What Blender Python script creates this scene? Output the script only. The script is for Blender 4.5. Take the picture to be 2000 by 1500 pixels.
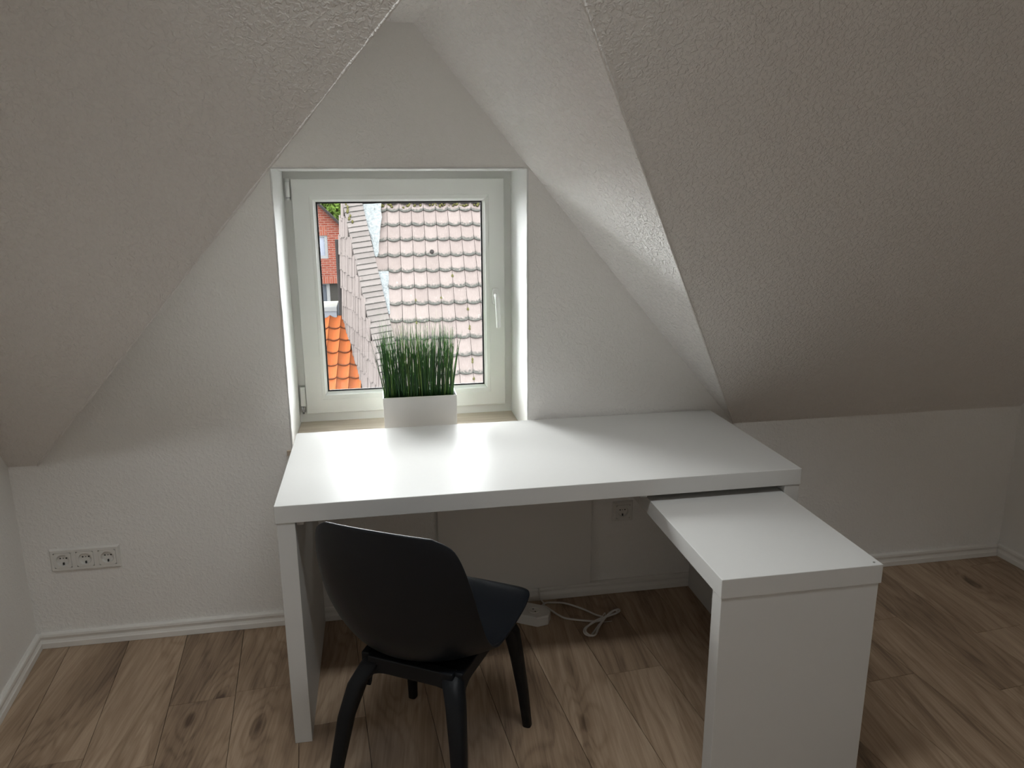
import bpy, bmesh, math, random
from mathutils import Vector, Matrix

for o in list(bpy.data.objects):
    bpy.data.objects.remove(o, do_unlink=True)
scene = bpy.context.scene
C = scene.collection
random.seed(7)

# ------------------------------------------------------------------ camera
F_PX = 1492.76
YAW, PITCH, ROLL = 0.1743, -0.2441, -0.0063
fwd = Vector((math.sin(YAW) * math.cos(PITCH), math.cos(YAW) * math.cos(PITCH), math.sin(PITCH)))
rgt = Vector((math.cos(YAW), -math.sin(YAW), 0))
upv = rgt.cross(fwd)
r2 = math.cos(ROLL) * rgt + math.sin(ROLL) * upv
u2 = -math.sin(ROLL) * rgt + math.cos(ROLL) * upv
cam_d = bpy.data.cameras.new('camera')
cam = bpy.data.objects.new('camera', cam_d)
C.objects.link(cam)
M = Matrix((r2, u2, -fwd)).transposed().to_4x4()
M.translation = Vector((0.2954, -2.6210, 1.5263))
cam.matrix_world = M
cam_d.sensor_width = 36.0
cam_d.sensor_fit = 'HORIZONTAL'
cam_d.lens = 36.0 * F_PX / 2000.0
cam_d.clip_start = 0.05
cam_d.clip_end = 300
scene.camera = cam

# ------------------------------------------------------------------ overcast sky, exposure
SKY = 30.0
world = bpy.data.worlds.new('overcast_sky')
scene.world = world
world.use_nodes = True
bg = world.node_tree.nodes['Background']
bg.inputs['Color'].default_value = (0.96, 0.975, 1.0, 1)
bg.inputs['Strength'].default_value = SKY
vs = scene.view_settings
vs.view_transform = 'Standard'
vs.look = 'None'
vs.gamma = 1.0
vs.exposure = 0.0
vs.use_curve_mapping = False
try:
    scene.cycles.max_bounces = 8
    scene.cycles.diffuse_bounces = 5
    scene.cycles.glossy_bounces = 3
    scene.cycles.transparent_max_bounces = 12
    scene.cycles.sample_clamp_indirect = 8.0
    scene.cycles.adaptive_threshold = 0.03
except Exception:
    pass


def portal(name, loc, rot, sx, sy):
    l = bpy.data.lights.new(name, 'AREA')
    l.shape = 'RECTANGLE'
    l.size, l.size_y = sx, sy
    l.cycles.is_portal = True
    o = bpy.data.objects.new(name, l)
    C.objects.link(o)
    o.location = loc
    o.rotation_euler = rot
    return o


# daylight enters through the window and an added ceiling opening (a portal guides sampling, it emits nothing)
portal('window_daylight', (0.397, 0.43, 1.14), (math.radians(-90), 0, 0), 0.70, 0.80)

# ------------------------------------------------------------------ materials
MAT = {}


def nt(name):
    m = bpy.data.materials.new(name)
    m.use_nodes = True
    MAT[name] = m
    t = m.node_tree
    return m, t, t.nodes, t.links, t.nodes['Principled BSDF']


def plain(name, col, rough=0.5, metal=0.0, spec=0.5, noise=0.0, nscale=40, bump=0.0, bscale=200):
    m, t, n, l, b = nt(name)
    b.inputs['Base Color'].default_value = (*col, 1)
    b.inputs['Roughness'].default_value = rough
    b.inputs['Metallic'].default_value = metal
    b.inputs['Specular IOR Level'].default_value = spec
    tc = n.new('ShaderNodeTexCoord')
    if noise > 0:
        nz = n.new('ShaderNodeTexNoise')
        nz.inputs['Scale'].default_value = nscale
        nz.inputs['Detail'].default_value = 5
        mx = n.new('ShaderNodeMixRGB')
        mx.inputs[1].default_value = (*[c * (1 - noise) for c in col], 1)
        mx.inputs[2].default_value = (*[min(1, c * (1 + noise)) for c in col], 1)
        l.new(tc.outputs['Object'], nz.inputs['Vector'])
        l.new(nz.outputs['Fac'], mx.inputs[0])
        l.new(mx.outputs[0], b.inputs['Base Color'])
    if bump > 0:
        nb = n.new('ShaderNodeTexNoise')
        nb.inputs['Scale'].default_value = bscale
        nb.inputs['Detail'].default_value = 4
        bp = n.new('ShaderNodeBump')
        bp.inputs['Strength'].default_value = 1.0
        bp.inputs['Distance'].default_value = bump
        l.new(tc.outputs['Object'], nb.inputs['Vector'])
        l.new(nb.outputs['Fac'], bp.inputs['Height'])
        l.new(bp.outputs['Normal'], b.inputs['Normal'])
    return m


def plaster(name, col, dist, scale=55.0, stretch=(1, 1, 1)):
    """painted roughcast: short raised crumbs over a soft undulation"""
    m, t, n, l, b = nt(name)
    b.inputs['Roughness'].default_value = 0.75
    b.inputs['Specular IOR Level'].default_value = 0.25
    tc = n.new('ShaderNodeTexCoord')
    mp = n.new('ShaderNodeMapping')
    mp.inputs['Scale'].default_value = stretch
    l.new(tc.outputs['Object'], mp.inputs['Vector'])
    n1 = n.new('ShaderNodeTexNoise')
    n1.inputs['Scale'].default_value = scale
    n1.inputs['Detail'].default_value = 2.0
    n1.inputs['Roughness'].default_value = 0.55
    n1.inputs['Distortion'].default_value = 0.6
    l.new(mp.outputs[0], n1.inputs['Vector'])
    cr = n.new('ShaderNodeValToRGB')
    cr.color_ramp.elements[0].position = 0.42
    cr.color_ramp.elements[1].position = 0.66
    l.new(n1.outputs['Fac'], cr.inputs[0])
    n2 = n.new('ShaderNodeTexNoise')
    n2.inputs['Scale'].default_value = scale * 0.14
    n2.inputs['Detail'].default_value = 0
    l.new(tc.outputs['Object'], n2.inputs['Vector'])
    ad = n.new('ShaderNodeMath')
    ad.operation = 'MULTIPLY_ADD'
    ad.inputs[1].default_value = 0.8
    l.new(n2.outputs['Fac'], ad.inputs[0])
    l.new(cr.outputs[0], ad.inputs[2])
    bp = n.new('ShaderNodeBump')
    bp.inputs['Strength'].default_value = 1.0
    bp.inputs['Distance'].default_value = dist
    l.new(ad.outputs[0], bp.inputs['Height'])
    l.new(bp.outputs['Normal'], b.inputs['Normal'])
    mx = n.new('ShaderNodeMixRGB')
    mx.inputs[1].default_value = (*[c * 0.97 for c in col], 1)
    mx.inputs[2].default_value = (*col, 1)
    n3 = n.new('ShaderNodeTexNoise')
    n3.inputs['Scale'].default_value = 1.7
    n3.inputs['Detail'].default_value = 0
    l.new(tc.outputs['Object'], n3.inputs['Vector'])
    l.new(n3.outputs['Fac'], mx.inputs[0])
    l.new(mx.outputs[0], b.inputs['Base Color'])
    return m


WALLC = (0.90, 0.88, 0.85)
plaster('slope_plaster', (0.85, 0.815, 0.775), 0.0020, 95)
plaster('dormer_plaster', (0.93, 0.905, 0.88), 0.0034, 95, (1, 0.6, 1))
plaster('wall_plaster', (0.92, 0.90, 0.87), 0.0009, 85)
plaster('side_plaster', WALLC, 0.0005, 85)
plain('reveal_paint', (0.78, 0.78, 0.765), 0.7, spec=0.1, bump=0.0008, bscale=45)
plain('ceiling_paint', (0.90, 0.88, 0.85), 0.8)
plain('skirting_white', (0.86, 0.84, 0.80), 0.35, noise=0.03, nscale=30)
plain('desk_white', (0.63, 0.62, 0.60), 0.33, spec=0.015, noise=0.01, nscale=60)
plain('upvc_white', (0.84, 0.84, 0.81), 0.45, spec=0.15, noise=0.015, nscale=25)
plain('upvc_bead', (0.88, 0.88, 0.86), 0.45, spec=0.15, noise=0.01, nscale=25)
plain('gasket_black', (0.02, 0.02, 0.022), 0.6, noise=0.1)
plain('hinge_white', (0.80, 0.80, 0.78), 0.4, noise=0.02)
plain('metal_grey', (0.45, 0.45, 0.45), 0.4, metal=0.9, noise=0.05)
plain('plastic_white', (0.80, 0.78, 0.74), 0.38, noise=0.02)
plain('plastic_hole', (0.03, 0.03, 0.03), 0.6, noise=0.1)
plain('panel_white', (0.78, 0.76, 0.73), 0.5, noise=0.01)
plain('cord_white', (0.74, 0.72, 0.69), 0.5, noise=0.03)
plain('chair_shell', (0.006, 0.008, 0.012), 0.45, spec=0.3, noise=0.15, nscale=30, bump=0.0002, bscale=400)
plain('chair_frame', (0.005, 0.006, 0.008), 0.5, spec=0.25, noise=0.15, nscale=30)
plain('planter_white', (0.80, 0.79, 0.77), 0.4, spec=0.2, noise=0.02, nscale=20)
plain('soil_dark', (0.035, 0.03, 0.025), 0.95, noise=0.4, nscale=90, bump=0.004, bscale=120)
plain('blade_dark', (0.040, 0.115, 0.040), 0.42, noise=0.3, nscale=60)
plain('blade_green', (0.095, 0.24, 0.05), 0.42, noise=0.3, nscale=60)
plain('blade_light', (0.30, 0.42, 0.12), 0.45, noise=0.3, nscale=60)
plain('dirt_speck', (0.2, 0.18, 0.16), 0.8, noise=0.2)
# outdoors
plain('deck_dark', (0.0187, 0.0168, 0.0157), spec=0.0, rough=0.9, noise=0.2)
plain('lead_white', (0.0390, 0.0416, 0.0422), spec=0.0, rough=0.45, metal=0.2, noise=0.55, nscale=22, bump=0.03, bscale=28)
plain('lead_grey', (0.0437, 0.0456, 0.0504), spec=0.0, rough=0.6, noise=0.15, nscale=6)
plain('fascia_white', (0.0453, 0.0453, 0.0453), spec=0.0, rough=0.5, noise=0.05)
plain('roofing_felt', (0.0504, 0.0490, 0.0456), spec=0.0, rough=0.9, noise=0.25, nscale=12)
plain('pebbledash_dark', (0.0096, 0.0090, 0.0081), spec=0.0, rough=0.9, noise=0.5, nscale=30)
plain('pipe_dark', (0.0069, 0.0062, 0.0060), spec=0.0, rough=0.6, noise=0.2)
plain('frame_white_out', (0.0469, 0.0469, 0.0469), spec=0.0, rough=0.5, noise=0.03)
plain('curtain_pale', (0.0504, 0.0538, 0.0638), spec=0.0, rough=0.8, noise=0.25, nscale=3)
plain('glass_far', (0.0168, 0.0187, 0.0220), spec=0.0, rough=0.12, noise=0.1)
plain('bark_brown', (0.0299, 0.0224, 0.0149), spec=0.0, rough=0.9, noise=0.3)
plain('leaf_green', (0.0220, 0.0349, 0.0071), spec=0.0, rough=0.6, noise=0.35, nscale=0.9)
plain('moss', (0.0162, 0.0152, 0.0061), spec=0.0, rough=0.95, noise=0.5, nscale=14, bump=0.03, bscale=25)
plain('yard_ground', (0.0598, 0.0560, 0.0486), spec=0.0, rough=0.95, noise=0.3, nscale=0.6)
plain('render_pale', (0.1681, 0.1606, 0.1494), spec=0.0, rough=0.9, noise=0.06, nscale=3)


def tile_mat(name, c1, c2, dirt, edge=0.10):
    """roof tile: tone varies from tile to tile, blotched, mossy dirt along the lower lip"""
    m, t, n, l, b = nt(name)
    b.inputs['Roughness'].default_value = 0.9
    b.inputs['Specular IOR Level'].default_value = 0.0
    tc = n.new('ShaderNodeTexCoord')
    oi = n.new('ShaderNodeObjectInfo')
    ad = n.new('ShaderNodeVectorMath')
    ad.operation = 'ADD'
    cb = n.new('ShaderNodeCombineXYZ')
    ml = n.new('ShaderNodeMath')
    ml.operation = 'MULTIPLY'
    ml.inputs[1].default_value = 37.0
    l.new(oi.outputs['Random'], ml.inputs[0])
    for k in range(3):
        l.new(ml.outputs[0], cb.inputs[k])
    l.new(tc.outputs['Object'], ad.inputs[0])
    l.new(cb.outputs[0], ad.inputs[1])
    nz = n.new('ShaderNodeTexNoise')
    nz.inputs['Scale'].default_value = 9
    nz.inputs['Detail'].default_value = 5
    l.new(ad.outputs[0], nz.inputs['Vector'])
    mx = n.new('ShaderNodeMixRGB')
    mx.inputs[1].default_value = (*c1, 1)
    mx.inputs[2].default_value = (*c2, 1)
    sm = n.new('ShaderNodeMath')
    sm.operation = 'MULTIPLY_ADD'
    sm.inputs[1].default_value = 0.6
    l.new(nz.outputs['Fac'], sm.inputs[0])
    hf = n.new('ShaderNodeMath')
    hf.operation = 'MULTIPLY'
    hf.inputs[1].default_value = 0.4
    l.new(oi.outputs['Random'], hf.inputs[0])
    l.new(hf.outputs[0], sm.inputs[2])
    l.new(sm.outputs[0], mx.inputs[0])
    # lichen specks
    n4 = n.new('ShaderNodeTexNoise')
    n4.inputs['Scale'].default_value = 45
    n4.inputs['Detail'].default_value = 2
    l.new(ad.outputs[0], n4.inputs['Vector'])
    c4 = n.new('ShaderNodeValToRGB')
    c4.color_ramp.elements[0].position = 0.66
    c4.color_ramp.elements[1].position = 0.74
    l.new(n4.outputs['Fac'], c4.inputs[0])
    m4 = n.new('ShaderNodeMixRGB')
    m4.inputs[2].default_value = (*[min(1, c * 1.6) for c in c2], 1)
    l.new(c4.outputs[0], m4.inputs[0])
    l.new(mx.outputs[0], m4.inputs[1])
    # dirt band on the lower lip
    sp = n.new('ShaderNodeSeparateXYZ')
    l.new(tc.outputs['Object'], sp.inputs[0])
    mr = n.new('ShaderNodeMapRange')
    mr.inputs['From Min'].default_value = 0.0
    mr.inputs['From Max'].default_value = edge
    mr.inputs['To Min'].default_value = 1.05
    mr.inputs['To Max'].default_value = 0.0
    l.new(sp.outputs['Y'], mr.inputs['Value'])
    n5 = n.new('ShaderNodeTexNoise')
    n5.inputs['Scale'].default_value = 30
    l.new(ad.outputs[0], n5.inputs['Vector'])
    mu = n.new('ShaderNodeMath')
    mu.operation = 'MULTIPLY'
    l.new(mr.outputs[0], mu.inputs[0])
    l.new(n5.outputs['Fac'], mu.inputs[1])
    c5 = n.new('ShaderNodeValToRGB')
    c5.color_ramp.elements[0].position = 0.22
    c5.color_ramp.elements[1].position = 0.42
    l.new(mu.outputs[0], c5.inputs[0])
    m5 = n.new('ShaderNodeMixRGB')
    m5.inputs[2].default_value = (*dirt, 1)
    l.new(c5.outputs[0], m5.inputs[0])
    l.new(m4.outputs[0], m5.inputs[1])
    l.new(m5.outputs[0], b.inputs['Base Color'])
    return m


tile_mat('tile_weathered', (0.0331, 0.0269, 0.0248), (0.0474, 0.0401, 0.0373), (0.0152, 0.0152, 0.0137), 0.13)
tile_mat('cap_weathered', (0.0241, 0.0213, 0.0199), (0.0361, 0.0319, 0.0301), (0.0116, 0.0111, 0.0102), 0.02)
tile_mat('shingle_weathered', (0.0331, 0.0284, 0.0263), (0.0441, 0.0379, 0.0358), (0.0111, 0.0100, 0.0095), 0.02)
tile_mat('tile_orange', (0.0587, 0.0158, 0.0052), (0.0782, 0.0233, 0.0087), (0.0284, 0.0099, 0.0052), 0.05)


def brick_mat():
    m, t, n, l, b = nt('brick_red')
    b.inputs['Roughness'].default_value = 0.9
    b.inputs['Specular IOR Level'].default_value = 0.0
    tc = n.new('ShaderNodeTexCoord')
    mp = n.new('ShaderNodeMapping')
    mp.inputs['Rotation'].default_value = (math.radians(90), 0, 0)
    l.new(tc.outputs['Object'], mp.inputs['Vector'])
    br = n.new('ShaderNodeTexBrick')
    br.inputs['Scale'].default_value = 1.0
    br.inputs['Brick Width'].default_value = 0.25
    br.inputs['Row Height'].default_value = 0.0835
    br.inputs['Mortar Size'].default_value = 0.010
    br.inputs['Color1'].default_value = (0.0332, 0.0085, 0.0059, 1)
    br.inputs['Color2'].default_value = (0.0423, 0.0127, 0.0088, 1)
    br.inputs['Mortar'].default_value = (0.0450, 0.0291, 0.0239, 1)
    l.new(mp.outputs[0], br.inputs['Vector'])
    l.new(br.outputs['Color'], b.inputs['Base Color'])


brick_mat()


def soldier_mat():
    m, t, n, l, b = nt('brick_soldier')
    b.inputs['Roughness'].default_value = 0.9
    b.inputs['Specular IOR Level'].default_value = 0.0
    tc = n.new('ShaderNodeTexCoord')
    mp = n.new('ShaderNodeMapping')
    mp.inputs['Rotation'].default_value = (math.radians(90), 0, math.radians(90))
    l.new(tc.outputs['Object'], mp.inputs['Vector'])
    br = n.new('ShaderNodeTexBrick')
    br.inputs['Scale'].default_value = 1.0
    br.inputs['Brick Width'].default_value = 0.5
    br.inputs['Row Height'].default_value = 0.0835
    br.inputs['Mortar Size'].default_value = 0.010
    br.inputs['Color1'].default_value = (0.0397, 0.0112, 0.0073, 1)
    br.inputs['Color2'].default_value = (0.0476, 0.0153, 0.0102, 1)
    br.inputs['Mortar'].default_value = (0.0450, 0.0291, 0.0239, 1)
    l.new(mp.outputs[0], br.inputs['Vector'])
    l.new(br.outputs['Color'], b.inputs['Base Color'])


soldier_mat()


def glass_mat():
    m, t, n, l, b = nt('window_glass')
    n.remove(b)
    out = n['Material Output']
    tr = n.new('ShaderNodeBsdfTransparent')
    tr.inputs['Color'].default_value = (0.97, 0.985, 0.98, 1)
    gl = n.new('ShaderNodeBsdfGlossy')
    gl.inputs['Roughness'].default_value = 0.02
    lw = n.new('ShaderNodeFresnel')
    lw.inputs['IOR'].default_value = 1.35
    mx = n.new('ShaderNodeMixShader')
    l.new(lw.outputs[0], mx.inputs[0])
    l.new(tr.outputs[0], mx.inputs[1])
    l.new(gl.outputs[0], mx.inputs[2])
    l.new(mx.outputs[0], out.inputs['Surface'])


glass_mat()

PLANK_ANG = math.atan(0.085)


def wood_mat(name, dark, mid, light, ang, knots=True, gscale=1.0, rough=0.42):
    m, t, n, l, b = nt(name)
    b.inputs['Roughness'].default_value = rough
    b.inputs['Specular IOR Level'].default_value = 0.4

    def mth(op, a=None, bb=None, c=None):
        k = n.new('ShaderNodeMath')
        k.operation = op
        for i, v in enumerate((a, bb, c)):
            if v is None:
                continue
            if isinstance(v, (int, float)):
                k.inputs[i].default_value = v
            else:
                l.new(v, k.inputs[i])
        return k.outputs[0]
    tc = n.new('ShaderNodeTexCoord')
    oi = n.new('ShaderNodeObjectInfo')
    mp = n.new('ShaderNodeMapping')
    mp.inputs['Rotation'].default_value = (0, 0, ang)
    l.new(tc.outputs['Object'], mp.inputs['Vector'])
    cb = n.new('ShaderNodeCombineXYZ')
    l.new(mth('MULTIPLY', oi.outputs['Random'], 53.0), cb.inputs[0])
    l.new(mth('MULTIPLY', oi.outputs['Random'], 91.0), cb.inputs[1])
    av = n.new('ShaderNodeVectorMath')
    av.operation = 'ADD'
    l.new(mp.outputs[0], av.inputs[0])
    l.new(cb.outputs[0], av.inputs[1])
    P = av.outputs[0]

    def scaled(sx, sy):
        q = n.new('ShaderNodeMapping')
        q.inputs['Scale'].default_value = (sx * gscale, sy * gscale, 1)
        l.new(P, q.inputs['Vector'])
        return q.outputs[0]

    def noise(vec, sc, det=4, dist=0.0, rg=0.5):
        q = n.new('ShaderNodeTexNoise')
        q.inputs['Scale'].default_value = sc
        q.inputs['Detail'].default_value = det
        q.inputs['Distortion'].default_value = dist
        q.inputs['Roughness'].default_value = rg
        l.new(vec, q.inputs['Vector'])
        return q.outputs['Fac']
    broad = noise(scaled(9, 1.1), 1.0, 4, 0.8)
    fine = noise(scaled(150, 5), 1.0, 4, 0.2, 0.65)
    fine2 = noise(scaled(60, 2.2), 1.0, 3, 0.6, 0.6)
    vo = n.new('ShaderNodeTexVoronoi')
    vo.inputs['Scale'].default_value = 1.0
    l.new(scaled(5.1, 2.0), vo.inputs['Vector'])
    d = vo.outputs['Distance']
    sep = n.new('ShaderNodeSeparateXYZ')
    l.new(P, sep.inputs[0])
    # growth rings, bent round the knots
    bend = mth('MULTIPLY', mth('POWER', mth('MAXIMUM', mth('SUBTRACT', 0.55, d), 0.0), 1.5), 2.4 if knots else 0.0)
    ph = mth('ADD', mth('MULTIPLY', sep.outputs['X'], 14.0 * gscale), mth('MULTIPLY', broad, 5.5))
    ph = mth('ADD', ph, mth('MULTIPLY', bend, 4.5))
    ring = mth('MULTIPLY_ADD', mth('SINE', mth('MULTIPLY', ph, 6.283)), 0.5, 0.5)
    val = mth('ADD', mth('MULTIPLY', broad, 0.75), mth('MULTIPLY', fine, 0.42))
    val = mth('ADD', val, mth('MULTIPLY', fine2, 0.35))
    val = mth('ADD', val, mth('MULTIPLY', mth('POWER', ring, 3.0), -0.10))
    if knots:
        kn = mth('POWER', mth('MAXIMUM', mth('SUBTRACT', 1.0, mth('MULTIPLY', d, 7.5)), 0.0), 0.7)
        val = mth('SUBTRACT', val, mth('MULTIPLY', kn, 0.42))
    val = mth('ADD', val, mth('MULTIPLY', mth('SUBTRACT', oi.outputs['Random'], 0.5), 0.20))
    cr = n.new('ShaderNodeValToRGB')
    e = cr.color_ramp.elements
    e[0].position, e[0].color = 0.38, (*dark, 1)
    e[1].position, e[1].color = 1.02, (*light, 1)
    k = e.new(0.70)
    k.color = (*mid, 1)
    l.new(val, cr.inputs[0])
    l.new(cr.outputs[0], b.inputs['Base Color'])
    bp = n.new('ShaderNodeBump')
    bp.inputs['Strength'].default_value = 0.35
    bp.inputs['Distance'].default_value = 0.0008
    l.new(fine, bp.inputs['Height'])
    l.new(bp.outputs['Normal'], b.inputs['Normal'])
    return m


wood_mat('plank_oak', (0.105, 0.064, 0.040), (0.35, 0.245, 0.162), (0.55, 0.415, 0.295), PLANK_ANG)
wood_mat('sill_oak', (0.34, 0.26, 0.19), (0.52, 0.43, 0.34), (0.68, 0.60, 0.50), math.radians(90), False, 0.9, 0.35)


# ------------------------------------------------------------------ mesh helpers
class MB:
    def __init__(s):
        s.v, s.f, s.mi, s.sm = [], [], [], []

    def face(s, idx, mi=0, smooth=False):
        s.f.append(idx)
        s.mi.append(mi)
        s.sm.append(smooth)

    def box(s, x0, x1, y0, y1, z0, z1, mi=0):
        b = len(s.v)
        s.v += [(x0, y0, z0), (x1, y0, z0), (x1, y1, z0), (x0, y1, z0), (x0, y0, z1), (x1, y0, z1), (x1, y1, z1), (x0, y1, z1)]
        for q in ((0, 3, 2, 1), (4, 5, 6, 7), (0, 1, 5, 4), (1, 2, 6, 5), (2, 3, 7, 6), (3, 0, 4, 7)):
            s.face([b + i for i in q], mi)
        return s

    def slab(s, pts, off, mi=0):
        """polygon extruded along the vector off"""
        b = len(s.v)
        k = len(pts)
        off = Vector(off)
        s.v += [tuple(Vector(p)) for p in pts] + [tuple(Vector(p) + off) for p in pts]
        s.face([b + i for i in range(k)], mi)
        s.face([b + k + i for i in reversed(range(k))], mi)
        for i in range(k):
            j = (i + 1) % k
            s.face([b + j, b + i, b + k + i, b + k + j], mi)
        return s

    def poly(s, pts, mi=0):
        b = len(s.v)
        s.v += [tuple(p) for p in pts]
        s.face([b + i for i in range(len(pts))], mi)
        return s

    def rings(s, rings, cap=True, smooth=True, mi=0, closed=False):
        b = len(s.v)
        k = len(rings[0])
        for r in rings:
            s.v += [tuple(p) for p in r]
        m = len(rings)
        for a in range(m if closed else m - 1):
            a2 = (a + 1) % m
            for i in range(k):
                j = (i + 1) % k
                s.face([b + a * k + i, b + a * k + j, b + a2 * k + j, b + a2 * k + i], mi, smooth)
        if cap and not closed:
            s.face([b + i for i in reversed(range(k))], mi)
            s.face([b + (m - 1) * k + i for i in range(k)], mi)
        return s

    def tube(s, pts, rad, k=8, mi=0, smooth=True):
        pts = [Vector(p) for p in pts]
        rr = []
        prev = None
        for i, p in enumerate(pts):
            t = (pts[min(i + 1, len(pts) - 1)] - pts[max(i - 1, 0)]).normalized()
            a = prev if prev else (Vector((0, 0, 1)) if abs(t.z) < 0.9 else Vector((1, 0, 0)))
            a = (a - t * a.dot(t)).normalized()
            prev = a
            c = t.cross(a)
            r = rad[i] if isinstance(rad, (list, tuple)) else rad
            rr.append([p + (a * math.cos(2 * math.pi * q / k) + c * math.sin(2 * math.pi * q / k)) * r for q in range(k)])
        return s.rings(rr, True, smooth, mi)

    def mesh(s, name, mats):
        me = bpy.data.meshes.new(name)
        me.from_pydata([tuple(v) for v in s.v], [], s.f)
        for m in (mats if isinstance(mats, (list, tuple)) else [mats]):
            me.materials.append(MAT[m])
        for p, a, b in zip(me.polygons, s.mi, s.sm):
            p.material_index = a
            p.use_smooth = b
        bm = bmesh.new()
        bm.from_mesh(me)
        bmesh.ops.recalc_face_normals(bm, faces=bm.faces)
        bm.to_mesh(me)
        bm.free()
        me.update()
        return me

    def build(s, name, mats, parent=None, bevel=0.0, seg=2):
        return obj(name, s.mesh(name, mats), parent, bevel, seg)


def obj(name, me, parent=None, bevel=0.0, seg=2):
    o = bpy.data.objects.new(name, me)
    C.objects.link(o)
    if parent:
        o.parent = parent
    if bevel > 0:
        md = o.modifiers.new('bevel', 'BEVEL')
        md.width = bevel
        md.segments = seg
        md.limit_method = 'ANGLE'
        md.angle_limit = math.radians(40)
    return o


def empty(name, loc=(0, 0, 0)):
    o = bpy.data.objects.new(name, None)
    C.objects.link(o)
    o.empty_display_size = 0.1
    o.location = loc
    return o


def tag(o, label=None, cat=None, group=None, kind=None):
    if label:
        o['label'] = label
    if cat:
        o['category'] = cat
    if group:
        o['group'] = group
    if kind:
        o['kind'] = kind
    return o


def struct(o, label=None):
    o['kind'] = 'structure'
    if label:
        o['label'] = label
    return o


def spline(pts, n=12, closed=False):
    """Catmull-Rom through the points"""
    P = [Vector(p) for p in pts]
    out = []
    m = len(P)
    for i in range(m if closed else m - 1):
        if closed:
            a, b, c, d = P[i - 1], P[i], P[(i + 1) % m], P[(i + 2) % m]
        else:
            a, b, c, d = P[max(i - 1, 0)], P[i], P[i + 1], P[min(i + 2, m - 1)]
        for k in range(n):
            t = k / n
            out.append(0.5 * ((2 * b) + (-a + c) * t + (2 * a - 5 * b + 4 * c - d) * t * t + (-a + 3 * b - 3 * c + d) * t ** 3))
    if not closed:
        out.append(P[-1])
    return out


# ------------------------------------------------------------------ room shell
KZ = 0.665            # top of the knee wall
TM = 1.2545           # main slope
TP = math.tan(0.1624)  # skew of the dormer axis
AR, SR = 2.5789, 1.1814
AL, SL = 1.6504, 1.1804
DZ = 2.05             # small flat ceiling of the dormer
CZ = 2.40             # flat ceiling of the room
YB = -3.05            # partition wall behind the viewer
xR = lambda z, y=0: (AR - z) / SR - TP * y
xL = lambda z, y=0: (z - AL) / SL - TP * y
ym = lambda z: -(z - KZ) / TM
wl = lambda y: -0.925 - 0.093 * y     # left wall
wr = lambda y: 2.885 - 0.036 * y      # right wall
HX0, HX1, HZ0, HZ1 = -0.020, 0.814, 0.648, 1.609   # window opening
RD = 0.335            # depth of the reveal

# floor: sub-floor with planks as separate parts
LX, RX = -1.0, 3.15
floor = MB().box(LX, RX, YB - 0.05, 0.05, -0.12, -0.008).build('floor', 'deck_dark')
struct(floor, 'brown oak plank floor')


def clip(poly, a, b, c):
    """keep a*x+b*y<=c"""
    out = []
    for i in range(len(poly)):
        p, q = poly[i - 1], poly[i]
        dp, dq = a * p[0] + b * p[1] - c, a * q[0] + b * q[1] - c
        if (dp <= 0) != (dq <= 0):
            t = dp / (dp - dq)
            out.append((p[0] + (q[0] - p[0]) * t, p[1] + (q[1] - p[1]) * t))
        if dq <= 0:
            out.append(q)
    return out


pd = Vector((-math.sin(PLANK_ANG), math.cos(PLANK_ANG)))   # along the plank
pw = Vector((math.cos(PLANK_ANG), math.sin(PLANK_ANG)))
PW, PL = 0.194, 1.285
org = Vector((-0.397, -0.420))                              # a joint seen in the photograph
rnd = random.Random(3)
for i in range(-6, 22):
    sh = 0.0 if i == 0 else rnd.random() * PL
    if i == -1:
        sh = PL * 0.80
    if i == -2:
        sh = PL * 0.86
    for j in range(-5, 5):
        g = 0.0007
        base = org + pw * (i * PW) + pd * (j * PL + sh)
        q = [base + pw * a + pd * b for a, b in ((g, g), (PW - g, g), (PW - g, PL - g), (g, PL - g))]
        q = [(v.x, v.y) for v in q]
        q = clip(q, 0, 1, -0.004)
        q = clip(q, 0, -1, -YB)
        if len(q) >= 3:
            q = clip(q, -1, -0.093, 0.925)
        if len(q) >= 3:
            q = clip(q, 1, 0.036, 2.885)
        if len(q) < 3:
            continue
        k = len(q)
        ins = 0.0009
        cx = sum(v[0] for v in q) / k
        cy = sum(v[1] for v in q) / k
        m = MB()
        top = []
        for v in q:
            dx, dy = v[0] - cx, v[1] - cy
            L = math.hypot(dx, dy)
            top.append((v[0] - dx / L * ins, v[1] - dy / L * ins, 0.0))
        m.rings([[(v[0], v[1], -0.008) for v in q], [(v[0], v[1], -0.0008) for v in q], top], True, False)
        m.build('plank', 'plank_oak', floor)

# window wall with the gable of the dormer
wall = MB()
for y, flip in ((0.0, 0), (0.42, 1)):
    y2 = y
    wall.poly([(LX, y2, -0.02), (RX, y2, -0.02), (RX, y2, HZ0), (LX, y2, HZ0)])
    e = 0.02
    wall.poly([(LX, y2, HZ0), (HX0, y2, HZ0), (HX0, y2, HZ1), (xL(HZ1) - e, y2, HZ1), (xL(KZ) - e, y2, KZ + e), (LX, y2, KZ + e)])
    wall.poly([(HX1, y2, HZ0), (RX, y2, HZ0), (RX, y2, KZ + e), (xR(KZ) + e, y2, KZ + e), (xR(HZ1) + e, y2, HZ1), (HX1, y2, HZ1)])
    wall.poly([(xL(HZ1) - e, y2, HZ1), (HX0, y2, HZ1), (HX1, y2, HZ1), (xR(HZ1) + e, y2, HZ1), (xR(DZ) + e, y2, DZ + e), (xL(DZ) - e, y2, DZ + e)])
wall_o = wall.build('wall_front', 'wall_plaster')
struct(wall_o, 'white plastered gable wall with the window')
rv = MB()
rv.poly([(HX0, 0, HZ0), (HX0, 0.42, HZ0), (HX0, 0.42, HZ1), (HX0, 0, HZ1)])
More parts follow.
